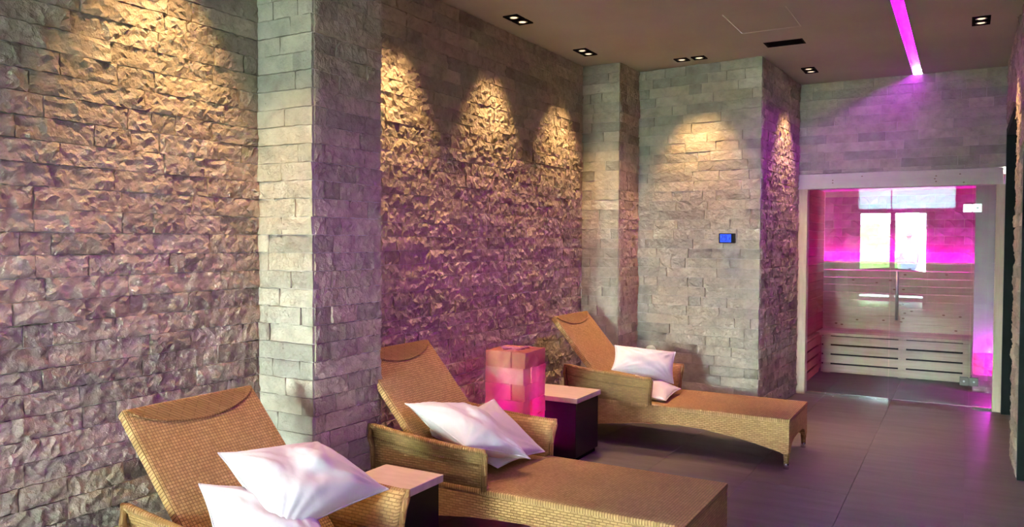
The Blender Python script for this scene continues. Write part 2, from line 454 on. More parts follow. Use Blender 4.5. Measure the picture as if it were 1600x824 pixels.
ws_ = tag(empty('wall_alcove_return'), None, None, None, 'structure')
a_s = math.atan2(YC - YB1, XC - XB0)
stone_wall(ws_, (XB0, YB1 + 0.004, 0), a_s, math.hypot(XC - XB0, YC - YB1), 0, H, 'mid', M['stone'], 61)

# end wall above the sauna front, right wall
SZ = 2.17
bm = bmesh.new(); add_box(bm, XC - 0.3, XR + 0.6, YC + EMB, YC + 0.12, SZ, H)
wb = structure(finish('wall_back', bm, M['mortar']))
stone_wall(wb, (XC, YC, 0), 0, XR - XC, SZ, H, 'flat', M['stone_flat'], 71)
bm = bmesh.new()
add_box(bm, XR + EMB, XR + 0.25, 4.9, 6.60, 2.08, H); add_box(bm, XR + EMB, XR + 0.25, 5.95, 6.60, 0, 2.08)
add_box(bm, XR + EMB, XR + 0.25, 6.60, YC + 0.12, 2.5, H)
wrt = structure(finish('wall_right', bm, M['mortar']))
# local x runs from the end wall towards the camera
stone_wall(wrt, (XR, YC, 0), -PI / 2, YC - 4.9, 0, H, 'mid', M['stone'], 81,
           holes=((YC - 8.19, YC - 6.60, 0, 2.5), (YC - 5.95, YC - 4.9, 0, 2.08)))

# ------------------------------------------------------------------ rest of the shell
def shell(name, *boxes, mat='white_plaster'):
    bm = bmesh.new()
    for b in boxes: add_box(bm, *b)
    return structure(finish(name, bm, M[mat]))
XE = 3.6; YW = -6.0
shell('wall_hall', (XE, XE + 0.2, YW - 0.2, -1.2, 0, H), (XE, XE + 0.2, 1.2, 4.9, 0, H), (XE, XE + 0.2, -1.2, 1.2, 0, 0.3), (XE, XE + 0.2, -1.2, 1.2, 2.4, H), (XR + 0.25, XE + 0.2, 4.9, 5.1, 0, H), (XR, XR + 0.25, 2.3, 4.9, 0, H), mat='ceiling')  # last box: unseen wall stretch added to keep side light off the recess
# window wall behind the camera: two glazed runs with a dark clad pier between, translucent panes added above to make the bulkhead bright
WZ = 2.32; WTOP = 2.98
RUNS = [(-2.45, -0.80, 2)]
shell('wall_front', (XW - 0.3, -2.45, YW - 0.2, YW, 0, H), (1.90, XE + 0.2, YW - 0.2, YW, 0, H), (-2.45, 1.90, YW - 0.2, YW, WTOP, H))
shell('wall_front_pier', (-0.80, 1.90, YW - 0.2, YW, 0, WZ), (-0.22, 1.90, YW - 0.2, YW, WZ, WTOP), mat='dark_clad')
kw = 0
for x0, x1, nw in RUNS:
    ww = (x1 - x0) / nw
    for k in range(nw):
        a, b = x0 + k * ww, x0 + (k + 1) * ww; kw += 1
        f = bmesh.new()
        for q in ((a, a + 0.06, 0.0, WZ), (b - 0.06, b, 0.0, WZ), (a + 0.06, b - 0.06, 0.0, 0.09), (a + 0.06, b - 0.06, WZ - 0.06, WZ)):
            add_box(f, q[0], q[1], YW - 0.13, YW - 0.05, q[2], q[3])
        wo = structure(finish('window_%d' % kw, f, M['white_frame']))
        box('pane', a + 0.05, b - 0.05, YW - 0.095, YW - 0.085, 0.08, WZ - 0.05, M['window_glass'], wo)
for x0, x1 in ((-2.45, -0.22),):
    kw += 1
    wo = structure(box('window_%d' % kw, x0, x1, YW - 0.14, YW - 0.04, WZ, WZ + 0.05, M['white_frame']))
    box('bulkhead_glow_pane', x0, x1, YW - 0.095, YW - 0.085, WZ + 0.05, WTOP, M['frosted'], wo)

f = bmesh.new()  # side window and its blind, added out of view to light the near wall
for q in ((-1.2, -1.14, 0.3, 2.4), (1.14, 1.2, 0.3, 2.4), (-0.03, 0.03, 0.3, 2.4), (-1.14, 1.14, 0.3, 0.36), (-1.14, 1.14, 2.34, 2.4)):
    add_box(f, XE + 0.06, XE + 0.12, q[0], q[1], q[2], q[3])
kw += 1
wo = structure(finish('window_%d' % kw, f, M['white_frame']))
box('fill_light_blind', XE + 0.03, XE + 0.034, -1.2, 1.2, 0.3, 2.4, M['fill_blind'], wo)

# ceiling: two slabs with a slot for the light line; access panel joint and vent are openings of their own
LX0, LX1 = -0.445, -0.368
YE = YC + 0.12
bm = bmesh.new()
px0, px1, py0, py1 = -1.465, -1.05, 5.43, 5.975       # access panel
vx0, vx1, vy0, vy1 = -1.39, -1.10, 6.33, 6.50         # vent
g = 0.0025
def ceil_rects(bm, x0, x1, y0, y1, holes):
    xs = sorted({x0, x1, *[v for h in holes for v in h[:2]]}); ys = sorted({y0, y1, *[v for h in holes for v in h[2:]]})
    for xa, xb in zip(xs, xs[1:]):
        for ya, yb in zip(ys, ys[1:]):
            cx, cy = (xa + xb) / 2, (ya + yb) / 2
            if any(h[0] < cx < h[1] and h[2] < cy < h[3] for h in holes): continue
            add_box(bm, xa, xb, ya, yb, H, H + 0.12)
LEDS = []   # downlight cut-outs are filled in below
FIX = [(-2.70, 2.15, 'y'), (-2.72, 3.72, 'y'), (-2.735, 4.84, 'y'), (-2.72, 5.93, 'y'), (-2.04, 6.57, 'x'), (-1.238, 7.52, 'y'), (0.07, 6.42, 'y')]
ceil_rects(bm, XW - 0.3, LX0, YW - 0.2, YE, [(px0 - g, px1 + g, py0 - g, py1 + g), (vx0, vx1, vy0, vy1)])
ceil_rects(bm, LX1, XE + 0.2, YW - 0.2, YE, [])
add_box(bm, LX0, LX1, YW - 0.2, -3.0, H, H + 0.12)
ce = structure(finish('ceiling', bm, M['ceiling']))
pan = box('access_panel', px0, px1, py0, py1, H + 0.0005, H + 0.03, M['ceiling'], None, 0.001, 1)
tag(pan, 'flush square access panel in the taupe ceiling next to the vent slot', 'access panel')
v = empty('air_vent', (0, 0, H)); tag(v, 'black rectangular air vent slot in the ceiling in front of the alcove', 'vent')
bm = bmesh.new()
add_box(bm, vx0, vx1, vy0, vy1, 0.06, 0.07)
for q in ((vx0, vx0 + 0.012, vy0, vy1), (vx1 - 0.012, vx1, vy0, vy1), (vx0 + 0.012, vx1 - 0.012, vy0, vy0 + 0.012), (vx0 + 0.012, vx1 - 0.012, vy1 - 0.012, vy1)):
    add_box(bm, *q, -0.002, 0.06)
finish('frame', bm, M['matte_black'], v)
for k in range(4):
    y = vy0 + 0.03 + k * 0.036
    box('slat', vx0 + 0.012, vx1 - 0.012, y, y + 0.006, 0.004, 0.03, M['matte_black'], v)

# light line
ls = empty('led_light_line', (0, 0, H)); tag(ls, 'long magenta light strip recessed in the ceiling, running to the end wall', 'light strip')
box('diffuser', LX1 - 0.004, LX1 - 0.001, -3.0, YC - 0.02, 0.026, 0.046, M['led'], ls)
bm = bmesh.new(); add_box(bm, LX0, LX1, -3.0, YC, 0.048, 0.06)
add_box(bm, LX0, LX0 + 0.003, -3.0, YC, 0.001, 0.048); add_box(bm, LX1 - 0.001, LX1, -3.0, YC, 0.001, 0.048)
finish('channel', bm, M['white_plaster'], ls)

# downlights
def downlight(x, y, axis, label, power=1.0):
    t = empty('recessed_downlight', (x, y, H)); tag(t, label, 'downlight')
    for s in (-1, 1):
        dx, dy = (0.0, 0.062 * s) if axis == 'y' else (0.075 * s, 0.0)
        bm = bmesh.new(); w = 0.056
        for q in ((-w, -w + 0.012, -w, w), (w - 0.012, w, -w, w), (-w + 0.012, w - 0.012, -w, -w + 0.012), (-w + 0.012, w - 0.012, w - 0.012, w)):
            add_box(bm, dx + q[0], dx + q[1], dy + q[2], dy + q[3], -0.008, 0.0)
        add_box(bm, dx - w + 0.012, dx + w - 0.012, dy - w + 0.012, dy + w - 0.012, -0.002, 0.0)
        bz = finish('bezel', bm, M['matte_black'], t)
        bm = bmesh.new(); lathe(bm, [(0.036, -0.002), (0.036, -0.006), (0.030, -0.007), (0.027, -0.0045)], 16, dx, dy)
        finish('gimbal_ring', bm, M['chrome'], bz, True)
        bm = bmesh.new(); lathe(bm, [(0.026, -0.004), (0.02, -0.006), (0.006, -0.0075)], 14, dx, dy)
        finish('lamp', bm, M['lamp'], bz, True)
    for s in (-1, 1) if power else ():
        ld = bpy.data.lights.new('spot', 'SPOT'); ld.energy = SPOT_POWER * power / 2; ld.color = SPOT_COL
        ld.spot_size = math.radians(66); ld.spot_blend = 0.6; ld.shadow_soft_size = 0.025
        lo = bpy.data.objects.new('spot', ld); C.objects.link(lo); lo.parent = t; lo.location = (0, 0.075 * s, -0.03) if axis == 'y' else (0.075 * s, 0, -0.03)
DL = ['twin downlight above the nearest lounger, in front of the rough left wall',
      'twin downlight in the ceiling just beyond the stone column',
      'twin downlight over the recess wall, about level with the salt lamp',
      'twin downlight on the recess ceiling close to the inner corner of the pier',
      'twin downlight side by side above the alcove face with the blue display',
      'twin downlight in the ceiling by the dark side of the alcove wall near the sauna',
      'twin downlight at the right of the light strip near the right wall']
for (x, y, ax), lb, pw in zip(FIX, DL, (1.25, 1.0, 1.0, 1.0, 1.0, 1.0, 0.8)): downlight(x, y, ax, lb, pw)

# floor: tiles laid one by one, joints along the room at x = -0.58
fl = structure(box('floor', XW - 0.3, XE + 0.2, YW - 0.2, 10.4, -0.06, -0.006, M['grout']))
TW, TL = 0.60, 1.20
tbm = bmesh.new(); add_box(tbm, 0.0012, TW - 0.0012, 0.0012, TL - 0.0012, -0.006, 0.0)
tme = bpy.data.meshes.new('tile'); tbm.to_mesh(tme); tbm.free(); tme.materials.append(M['tile'])
i0 = -4
for i in range(i0, 7):
    x = -0.58 + i * TW
    if i == i0:
        tm2 = tme.copy(); tm2.materials.clear(); tm2.materials.append(M['sunlit_tile'])
    for j in range(-6, 9):
        y = j * TL - 0.37 + (0.6 if i % 2 else 0.0)
        o = bpy.data.objects.new('tile', tm2 if y < -3.0 else tme); C.objects.link(o); o.parent = fl; o.location = (x, y, 0)

# right-hand doors: black lining and leaf
dr = structure(box('door_1', XR + 0.16, XR + 0.20, 6.60, 8.19, 0, 2.5, M['darkgreen']))
bm = bmesh.new(); add_box(bm, XR - 0.012, XR + 0.26, 8.10, 8.185, 0, 2.5); add_box(bm, XR - 0.012, XR + 0.26, 6.60, 8.10, 2.44, 2.5)
add_box(bm, XR + 0.02, XR + 0.26, 6.60, 6.66, 0, 2.44)
finish('door_frame', bm, M['darkgreen'], dr)
dn = structure(box('door_2', XR + 0.07, XR + 0.11, 4.95, 5.90, 0, 2.03, M['darkgreen']))
bm = bmesh.new(); add_box(bm, XR + 0.0, XR + 0.25, 5.89, 5.945, 0, 2.08); add_box(bm, XR + 0.0, XR + 0.25, 4.9, 5.89, 2.03, 2.08); add_box(bm, XR + 0.0, XR + 0.25, 4.9, 4.95, 0, 2.03)
finish('door_frame', bm, M['darkgreen'], dn)

# ------------------------------------------------------------------ sauna
SB = 10.2; SXL = -1.50; SXR = 0.31; SH = 2.12
sf = empty('door_3', (0, YC, 0)); structure(sf)
def fbox(name, x0, x1, z0, z1, mat, y0=0.0, y1=0.10, parent=sf, bev=0.003):
    return box(name, x0, x1, y0, y1, z0, z1, M[mat], parent, bev, 1)
bmx = fbox('lintel_beam', XC + 0.001, 0.282, 2.02, 2.165, 'beam', -0.02, 0.11)
for (x, z) in ((-1.12, 2.10), (-1.12, 2.075), (-0.24, 2.11), (-0.24, 2.06), (-0.05, 2.12), (-0.86, 2.13), (-0.02, 2.045), (-0.25, 2.085)):
    bm = bmesh.new(); lathe(bm, [(0.006, 0.0), (0.005, 0.0012)], 10)
    finish('knot', bm, M['knot'], bmx, loc=(x, -0.0205, z), rot=(PI / 2, 0, 0), scale=(1.4, 0.8, 1))
fbox('post', XC + 0.004, -1.352, 0, 2.02, 'wood_v', -0.01, 0.11)
fbox('post', 0.232, 0.305, 0, 2.02, 'wood_v', -0.01, 0.11)
GY = 0.045
def pane(name, x0, x1, z0=0.02, z1=2.03):
    return box(name, x0, x1, GY, GY + 0.008, z0, z1, M['glass'], sf)
pane('fixed_pane', -1.352, -0.612); 
leaf = pane('door_leaf', -0.604, 0.050)
pane('side_pane', 0.056, 0.232)
bm = bmesh.new(); add_box(bm, -1.352, -0.606, GY - 0.012, GY + 0.02, 0.0, 0.022)
finish('bottom_rail', bm, M['chrome'], sf)
bm = bmesh.new(); add_box(bm, 0.08, 0.232, GY - 0.012, GY + 0.02, 0.0, 0.022)
finish('bottom_rail', bm, M['chrome'], sf)
bm = bmesh.new(); tube(bm, [(-0.545, GY - 0.045, 0.775), (-0.545, GY - 0.045, 1.235)], 0.0125, 12)
for z in (0.85, 1.16): tube(bm, [(-0.545, GY - 0.045, z), (-0.545, GY + 0.0, z)], 0.007, 8)
finish('pull_handle', bm, M['steel'], leaf, True)
for z in (0.245, 1.815):
    bm = bmesh.new(); add_box(bm, -0.022, 0.047, GY - 0.012, GY + 0.02, z - 0.038, z + 0.038); add_box(bm, 0.056, 0.125, GY - 0.012, GY + 0.02, z - 0.038, z + 0.038)
    add_box(bm, 0.045, 0.058, GY - 0.016, GY - 0.004, z - 0.032, z + 0.032)
    bevel(bm, 0.002, 1)
    hg = finish('hinge', bm, M['chrome'] if z > 1 else M['shaded_steel'], leaf)
    for x in (0.012, 0.091):
        bm = bmesh.new(); lathe(bm, [(0.009, 0), (0.008, 0.002)], 12)
        finish('screw_cap', bm, M['steel'], hg, loc=(x, GY - 0.0125, z), rot=(PI / 2, 0, 0))

# sauna shell
shell('wall_sauna_side', (SXL - 0.1, SXL, YC + 0.12, SB + 0.25, 0, SH), mat='wood')
sbk = shell('wall_sauna_back', (SXL - 0.1, SXR + 0.3, SB + 0.15, SB + 0.25, 0, SH), mat='wood')
shell('ceiling_sauna', (SXL - 0.1, SXR + 0.3, YC + 0.12, SB + 0.25, SH, SH + 0.05), mat='wood')
ssr = shell('wall_sauna_right', (SXR, SXR + 0.1, YC + 0.12, SB + 0.25, 0, SH), mat='lavender')
# planks of the back rest wall (up to 1.25), salt bricks above it
pl = bpy.data.meshes.new('plank'); bm = bmesh.new(); add_box(bm, 0, 1.60, -0.022, 0, 0.0, 0.086); bevel(bm, 0.004, 1); bm.to_mesh(pl); bm.free(); pl.materials.append(M['wood'])
bw = sbk
for k in range(9):
    o = link('plank', pl, None, bw, loc=(SXL, SB, 0.47 + k * 0.088))
    for q in range(random.randrange(2, 5)):
        bm = bmesh.new(); lathe(bm, [(0.011, 0.0), (0.009, 0.0012)], 9)
        finish('knot', bm, M['knot'], o, loc=(random.uniform(0.1, 1.5), -0.0225, random.uniform(0.02, 0.066)), rot=(PI / 2, 0, 0), scale=(1.5, 0.8, 1))
box('cap_rail', SXL, 0.09, SB - 0.03, SB + 0.012, 1.262, 1.278, M['wood'], bw)
# magenta light behind the rail
sl = empty('sauna_light_strip', (0, SB, 1.27)); tag(sl, 'magenta light strip hidden behind the sauna backrest, washing the salt bricks', 'light strip')
box('diffuser', SXL + 0.02, 0.08, 0.02, 0.045, -0.05, -0.044, M['sauna_led'], sl)
def salt_mesh(L, D, h, seed):
    V, Fc = stone_grid(L, h, 0.010, 4, 2, seed, 0.004)
    me = bpy.data.meshes.new('salt_brick'); me.from_pydata(V, [], Fc); return me
sms = [salt_mesh(0.196, 0.05, 0.092, 900 + k) for k in range(6)]
for r in range(9):
    x = SXL - (0.1 if r % 2 else 0.0); z = 1.20 + r * 0.095
    while x < 0.12:
        o = link('salt_brick', sms[random.randrange(6)], M['salt'], sbk, loc=(x, SB + 0.145, z)); x += 0.199
# side wall planks, magenta light put into their dark red colour
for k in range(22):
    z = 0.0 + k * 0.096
    b = box('plank', SXL, SXL + 0.02, YC + 0.13, SB - 0.03, z, z + 0.093, M['led_tinted_wood'], bpy.data.objects['wall_sauna_side'], 0.003, 1)
# bench
bn = empty('sauna_bench', (0, 9.65, 0)); tag(bn, 'pine sauna bench with slatted front skirt behind the glass door', 'bench')
for k in range(4):
    z = 0.012 + k * 0.108
    box('skirt_slat', -1.42, 0.075, 0, 0.02, z, z + 0.088, M['wood'], bn, 0.003, 1)
for x in (-1.40, -0.62, 0.0):
    box('support', x, x + 0.075, 0.021, 0.06, 0.0, 0.43, M['wood_v'], bn)
box('backing', -1.42, 0.075, 0.09, 0.10, 0.0, 0.43, M['matte_black'], bn)
for k in range(5):
    y = -0.015 + k * 0.112
    box('seat_board', -1.48, 0.085, y, y + 0.104, 0.435, 0.465, M['wood'], bn, 0.004, 1)
sk = empty('side_bench_skirt', (-1.42, YC + 0.13, 0)); tag(sk, 'pine slatted skirt along the left side of the sauna, magenta light painted into its red colour', 'bench skirt')
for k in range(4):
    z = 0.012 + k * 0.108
    box('skirt_slat', -0.045, -0.02, 0, 9.63 - YC - 0.13, z, z + 0.088, M['led_tinted_wood'], sk, 0.003, 1)
box('top_board', -0.055, -0.015, 0, 9.63 - YC - 0.13, 0.435, 0.465, M['led_tinted_wood'], sk, 0.003, 1)
# stub wall behind the side pane: pale plinth, glowing salt block, lavender panel
st = structure(box('wall_sauna_stub', 0.088, SXR, 9.2, 9.6, 0.40, SH, M['lavender']))
for r in range(3):
    for x0, x1 in (((0.088, 0.20), (0.203, SXR)), ((0.088, 0.15), (0.153, SXR)), ((0.088, 0.22), (0.223, SXR)))[r]:
        box('plinth_block', x0, x1, 9.18, 9.6, r * 0.06, r * 0.06 + 0.058, M['stone_flat'], st, 0.003, 1)
bm = bmesh.new(); add_box(bm, 0.088, SXR, 9.36, 9.6, 0.18, 0.40); finish('niche_back', bm, M['lavender'], st)
sg = empty('salt_block_heap', (0.19, 9.28, 0.18)); tag(sg, 'pink salt blocks glowing magenta in the low niche at the right of the sauna', 'salt blocks')
for r in range(3):
    for k in range(2):
        V, Fc = stone_grid(0.094, 0.066, 0.012, 3, 2, 70 + r * 2 + k, 0.005)
        me = bpy.data.meshes.new('salt_brick'); me.from_pydata(V, [], Fc)
        link('salt_brick', me, M['salt_lamp'], sg, loc=(-0.098 + k * 0.1, -0.05, 0.002 + r * 0.069))
def point(name, loc, col, e, r, parent):
    ld = bpy.data.lights.new(name, 'POINT'); ld.energy = e; ld.color = col; ld.shadow_soft_size = r
    o = bpy.data.objects.new(name, ld); C.objects.link(o); o.location = loc
    if parent: o.parent = parent
    return o
point('glow', (0.075, 0.0, 0.13), (1.0, 0.0, 0.7), 2.5, 0.015, sg)
point('niche_glow', (0.085, -0.14, 0.20), (0.9, 0.02, 1.0), 5.0, 0.02, sg)

# ------------------------------------------------------------------ wall display
th = empty('wall_display', (-1.768, YB1 + 0.005, 1.532), a_q); tag(th, 'small black thermostat with glowing blue screen on the stone alcove wall', 'thermostat')
box('case', -0.066, 0.068, -0.030, 0.02, -0.042, 0.042, M['black'], th, 0.004, 2)
sc = box('screen', -0.054, 0.042, -0.0315, -0.0295, -0.033, 0.034, M['screen'], th)
SEG = {'2': 'abged', '9': 'abcdfg', '1': 'bc', '5': 'acdfg'}
def digit(ch, x, z, w, h, t, name='digit'):
    bm = bmesh.new(); hh = h / 2
    R_ = {'a': (x, x + w, z + h - t, z + h), 'g': (x, x + w, z + hh - t / 2, z + hh + t / 2), 'd': (x, x + w, z, z + t),
          'f': (x, x + t, z + hh, z + h), 'b': (x + w - t, x + w, z + hh, z + h), 'e': (x, x + t, z, z + hh), 'c': (x + w - t, x + w, z, z + hh)}
    for s in SEG[ch]: a, b, c, d = R_[s]; add_box(bm, a, b, -0.0322, -0.0316, c, d)
    return finish(name, bm, M['digits'], sc)
digit('2', -0.046, -0.018, 0.022, 0.042, 0.0055); digit('9', -0.016, -0.018, 0.022, 0.042, 0.0055)
bm = bmesh.new(); add_box(bm, 0.014, 0.020, -0.0322, -0.0316, -0.020, -0.013); add_box(bm, 0.026, 0.033, -0.0322, -0.0316, -0.012, 0.008); add_box(bm, -0.046, 0.030, -0.0322, -0.0316, -0.029, -0.026)
finish('digit', bm, M['digits'], sc)

# ------------------------------------------------------------------ loungers
def lounger(loc, rz, label, back=(-0.37, 0.33, -0.885, 0.925)):
    t = empty('sun_lounger', loc, rz); tag(t, label, 'lounger', 'rattan loungers in a row along the stone wall')
    hw = 0.342; th_ = 0.032
    # side panels with arched lower edge
    arch = [(0.868, 0.100), (0.832, 0.100), (0.80, 0.112), (0.65, 0.147), (0.52, 0.170), (0.30, 0.198), (0.12, 0.207), (-0.16, 0.190), (-0.46, 0.150), (-0.68, 0.105), (-0.72, 0.10), (-0.755, 0.10)]
    prof = arch + [(-0.755, 0.322), (0.868, 0.322)]
    for s in (-1, 1):
        bm = bmesh.new(); prism(bm, prof, 1, min(s * hw, s * (hw - th_)), max(s * hw, s * (hw - th_)))
        finish('side_panel', bm, M['r_side'], t)
    ea = [(-hw + th_, 0.10), (-0.275, 0.102), (-0.262, 0.130), (-0.225, 0.156), (-0.15, 0.172), (0, 0.178), (0.15, 0.172), (0.225, 0.156), (0.262, 0.130), (0.275, 0.102), (hw - th_, 0.10), (hw - th_, 0.322), (-hw + th_, 0.322)]
    for x0, x1 in ((0.836, 0.868), (-0.755, -0.723)):
        bm = bmesh.new(); prism(bm, ea, 0, x0, x1); finish('end_panel', bm, M['r_end'], t)
    for x in (0.848, -0.735):
        for s in (-1, 1):
            bm = bmesh.new(); y = s * (hw - 0.022)
            tube(bm, [(x, y, 0.13), (x, y, 0.10), (x, y, 0.036)], [0.024, 0.021, 0.016], 10)
            lg = finish('leg', bm, M['r_end'], t, True)
            bm = bmesh.new(); lathe(bm, [(0.0175, 0.0), (0.019, 0.004), (0.019, 0.030), (0.015, 0.038)], 14, x, y)
            finish('foot_cap', bm, M['chrome'], lg, True)
    # woven deck
    bm = bmesh.new(); add_box(bm, -0.755, 0.872, -hw - 0.004, hw + 0.004, 0.306, 0.334); bevel(bm, 0.010, 3)
    finish('seat', bm, M['r_top'], t, False)
    # arms with a lip that rolls outwards
    for s in (-1, 1):
        bm = bmesh.new(); rings = []
        xs = [-0.10, -0.115, -0.20, -0.30, -0.42, -0.54, -0.64, -0.72, -0.755]
        rimpath = []
        for x in xs:
            u = (x + 0.10) / -0.655
            zt = 0.520 + 0.010 * u + 0.040 * u * u
            fl_ = 0.030
            pr = [(0.300, 0.32), (0.304, 0.40), (0.312, zt - 0.075), (0.330, zt - 0.025), (0.350, zt), (0.372, zt + 0.004), (0.378, zt - 0.012), (0.362, zt - 0.035), (0.349, zt - 0.075), (0.344, 0.40), (0.342, 0.32)]
            lean = 0.018 if x == -0.10 else (0.012 if x == -0.115 else 0)
            rings.append([bm.verts.new((x + lean * max(0, (z - 0.40) / 0.12), s * y, z)) for y, z in pr])
            rimpath.append((x + lean, s * 0.368, zt - 0.004))
        for A, B in zip(rings, rings[1:]):
            k = len(A)
            for j in range(k): bm.faces.new((A[j], A[(j + 1) % k], B[(j + 1) % k], B[j]))
        bm.faces.new(rings[0][::-1]); bm.faces.new(rings[-1])
        ar = finish('armrest', bm, M['r_side'], t, True)
        bm = bmesh.new()
        fr = [(-0.094, s * 0.346, 0.325), (-0.092, s * 0.347, 0.40), (-0.084, s * 0.352, 0.455), (-0.076, s * 0.362, 0.500), (-0.080, s * 0.372, 0.520)]
        tube(bm, fr + rimpath[1:] + [(-0.758, s * 0.372, 0.50), (-0.758, s * 0.352, 0.45), (-0.757, s * 0.345, 0.325)], 0.0145, 8)
        finish('rolled_rim', bm, M['r_rim'], ar, True)
        bm = bmesh.new()
        tube(bm, [(x, s * (0.349 + 0.001), 0.445 + 0.010 * ((x + 0.10) / -0.655) + 0.040 * ((x + 0.10) / -0.655) ** 2) for x in xs[1:]], 0.006, 6)
        finish('seam_cord', bm, M['r_rim'], ar, True)
    # reclined back, built flat in its own frame: local x across, y along the back
    x0, z0, x1, z1 = back; Lb = math.hypot(x1 - x0, z1 - z0); ang = math.atan2(z1 - z0, -(x1 - x0))
    bm = bmesh.new(); add_box(bm, -0.302, 0.302, 0, Lb, -0.042, 0.0); bevel(bm, 0.012, 3)
    bo = finish('backrest', bm, M['r_top'], t)
    bo.matrix_local = Matrix(((0, -math.cos(ang), math.sin(ang), x0), (1, 0, 0, 0), (0, math.sin(ang), math.cos(ang), z0), (0, 0, 0, 1)))
    # head band with sagging lower seam
    bm = bmesh.new(); k = 18; top = []; low = []
    for i in range(k + 1):
        x = -0.285 + 0.57 * i / k; q = (x / 0.285) ** 2
        top.append(bm.verts.new((x, Lb - 0.010, 0.003))); low.append(bm.verts.new((x, Lb - 0.022 - 0.085 * (1 - q) ** 0.8, 0.006)))
    for i in range(k): bm.faces.new((low[i], low[i + 1], top[i + 1], top[i]))
    bmesh.ops.solidify(bm, geom=bm.faces[:], thickness=0.005)
    hb = finish('head_band', bm, M['r_diag'], bo)
    bm = bmesh.new(); tube(bm, [(-0.285 + 0.57 * i / k, Lb - 0.022 - 0.085 * max(0, 1 - ((-0.285 + 0.57 * i / k) / 0.285) ** 2) ** 0.8, 0.005) for i in range(k + 1)], 0.0035, 6)
    finish('seam_cord', bm, M['r_rim'], bo, True)
    return t
lounger((-1.79, 2.075, 0), 0, 'rattan lounger nearest the camera, only its back, arms and cushions in frame', (-0.37, 0.33, -0.865, 0.88))
lounger((-1.845, 3.465, 0), 0, 'rattan lounger in the middle, between the black table and the salt lamp')
lounger((-1.85, 5.725, 0), 0, 'rattan lounger farthest from the camera, against the stone alcove wall')

# ------------------------------------------------------------------ pillows
def pillow(name, cs, thick, label, group, seed, nrm_hint=(0.4, -0.4, 0.8)):
    """cs: corner points TL, TR, BR, BL of the cushion's middle plane"""
    rnd = random.Random(seed); TL, TR, BR, BL = [Vector(c) for c in cs]
    ctr = (TL + TR + BR + BL) / 4
    N = (TR - BL).cross(TL - BR).normalized()
    if N.dot(Vector(nrm_hint)) < 0: N = -N
    k = 46; o = Vector((rnd.random() * 50, rnd.random() * 50, 0))
    bm = bmesh.new(); sheets = []; edge = {}
    for side in (1, -1):
        g_ = {}
        for i in range(k + 1):
            for j in range(k + 1):
                u, v = i / k * 2 - 1, j / k * 2 - 1
                border = i in (0, k) or j in (0, k)
                if side == -1 and border: g_[i, j] = sheets[0][i, j]; continue
                # edges draw in between the corners
                pu = u * (1 - 0.075 * (1 - v * v)); pv = v * (1 - 0.075 * (1 - u * u))
                a, b = (pu + 1) / 2, (pv + 1) / 2
                P = (BL * (1 - a) + BR * a) * (1 - b) + (TL * (1 - a) + TR * a) * b
                h = max(0.0, (1 - u * u)) ** 0.55 * max(0.0, (1 - v * v)) ** 0.55
                w = noise.noise(Vector((u * 1.6, v * 1.6, side)) + o) * 0.20 * h
                # creases running in from the corners and seams
                fold = 0.05 * (0.3 - abs(noise.noise(Vector((u * 4.5 - v * 1.5, v * 1.6 + u * 1.0, 7)) + o))) * h
                for cx, cy in ((-1, -1), (1, -1), (1, 1), (-1, 1)):
                    dx, dy = u - cx, v - cy; r = math.hypot(dx, dy); an = math.atan2(dy, dx)
                    fold += math.exp(-r * 1.5) * math.sin(an * 18 + cx * 2 + cy + seed) * 0.085 * min(1, r * 3)
                fold += 0.07 * (abs(noise.noise(Vector((u * 2.6 + v * 1.2, v * 1.1 - u * 0.8, 3)) + o)) - 0.2)
                d = thick / 2 * (h * (1 + w * 2) + fold * min(1, h * 2.2))
                g_[i, j] = bm.verts.new(P + N * d * side)
        sheets.append(g_)
        for i in range(k):
            for j in range(k):
                q = [g_[i, j], g_[i + 1, j], g_[i + 1, j + 1], g_[i, j + 1]]
                bm.faces.new(q if side == 1 else q[::-1])
    for v in bm.verts: v.co -= ctr
    per = [sheets[0][i, 0].co.copy() for i in range(k + 1)] + [sheets[0][k, j].co.copy() for j in range(1, k + 1)] + [sheets[0][i, k].co.copy() for i in range(k - 1, -1, -1)] + [sheets[0][0, j].co.copy() for j in range(k - 1, 0, -1)]
    p = finish(name, bm, M['cotton'], None, True, loc=ctr)
    tag(p, label, 'pillow', group)
    bm = bmesh.new(); tube(bm, per, 0.0035, 6, True); finish('piping', bm, M['cotton'], p, True)
    return p
G = 'white pillows on the loungers'
pillow('pillow', [(-2.27, 1.80, 0.66), (-2.10, 2.14, 0.58), (-1.84, 2.02, 0.42), (-2.06, 1.70, 0.47)], 0.13, 'white pillow lying under another on the nearest lounger, only its corner showing at the left', G, 1)
pillow('pillow', [(-2.28, 1.89, 0.745), (-2.20, 2.30, 0.705), (-1.935, 2.41, 0.53), (-1.96, 1.86, 0.50)], 0.18, 'large creased white pillow on top, its corner over the arm of the nearest lounger', G, 2)
pillow('pillow', [(-2.44, 3.28, 0.52), (-2.27, 3.76, 0.615), (-1.94, 3.74, 0.37), (-1.98, 3.32, 0.38)], 0.14, 'white pillow underneath, flat on the seat of the middle lounger', G, 3)
pillow('pillow', [(-2.46, 3.20, 0.67), (-2.27, 3.58, 0.60), (-1.87, 3.45, 0.41), (-2.04, 3.12, 0.52)], 0.19, 'white pillow slumped over the near arm of the middle lounger', G, 4)
pillow('pillow', [(-2.24, 5.88, 0.46), (-1.87, 5.86, 0.375), (-1.85, 5.46, 0.355), (-2.16, 5.48, 0.38)], 0.12, 'white pillow underneath, flat on the seat of the farthest lounger', G, 5)
pillow('pillow', [(-2.33, 5.66, 0.70), (-1.955, 5.99, 0.635), (-1.905, 5.80, 0.42), (-2.27, 5.45, 0.545)], 0.14, 'white pillow standing against the back of the farthest lounger', G, 6)

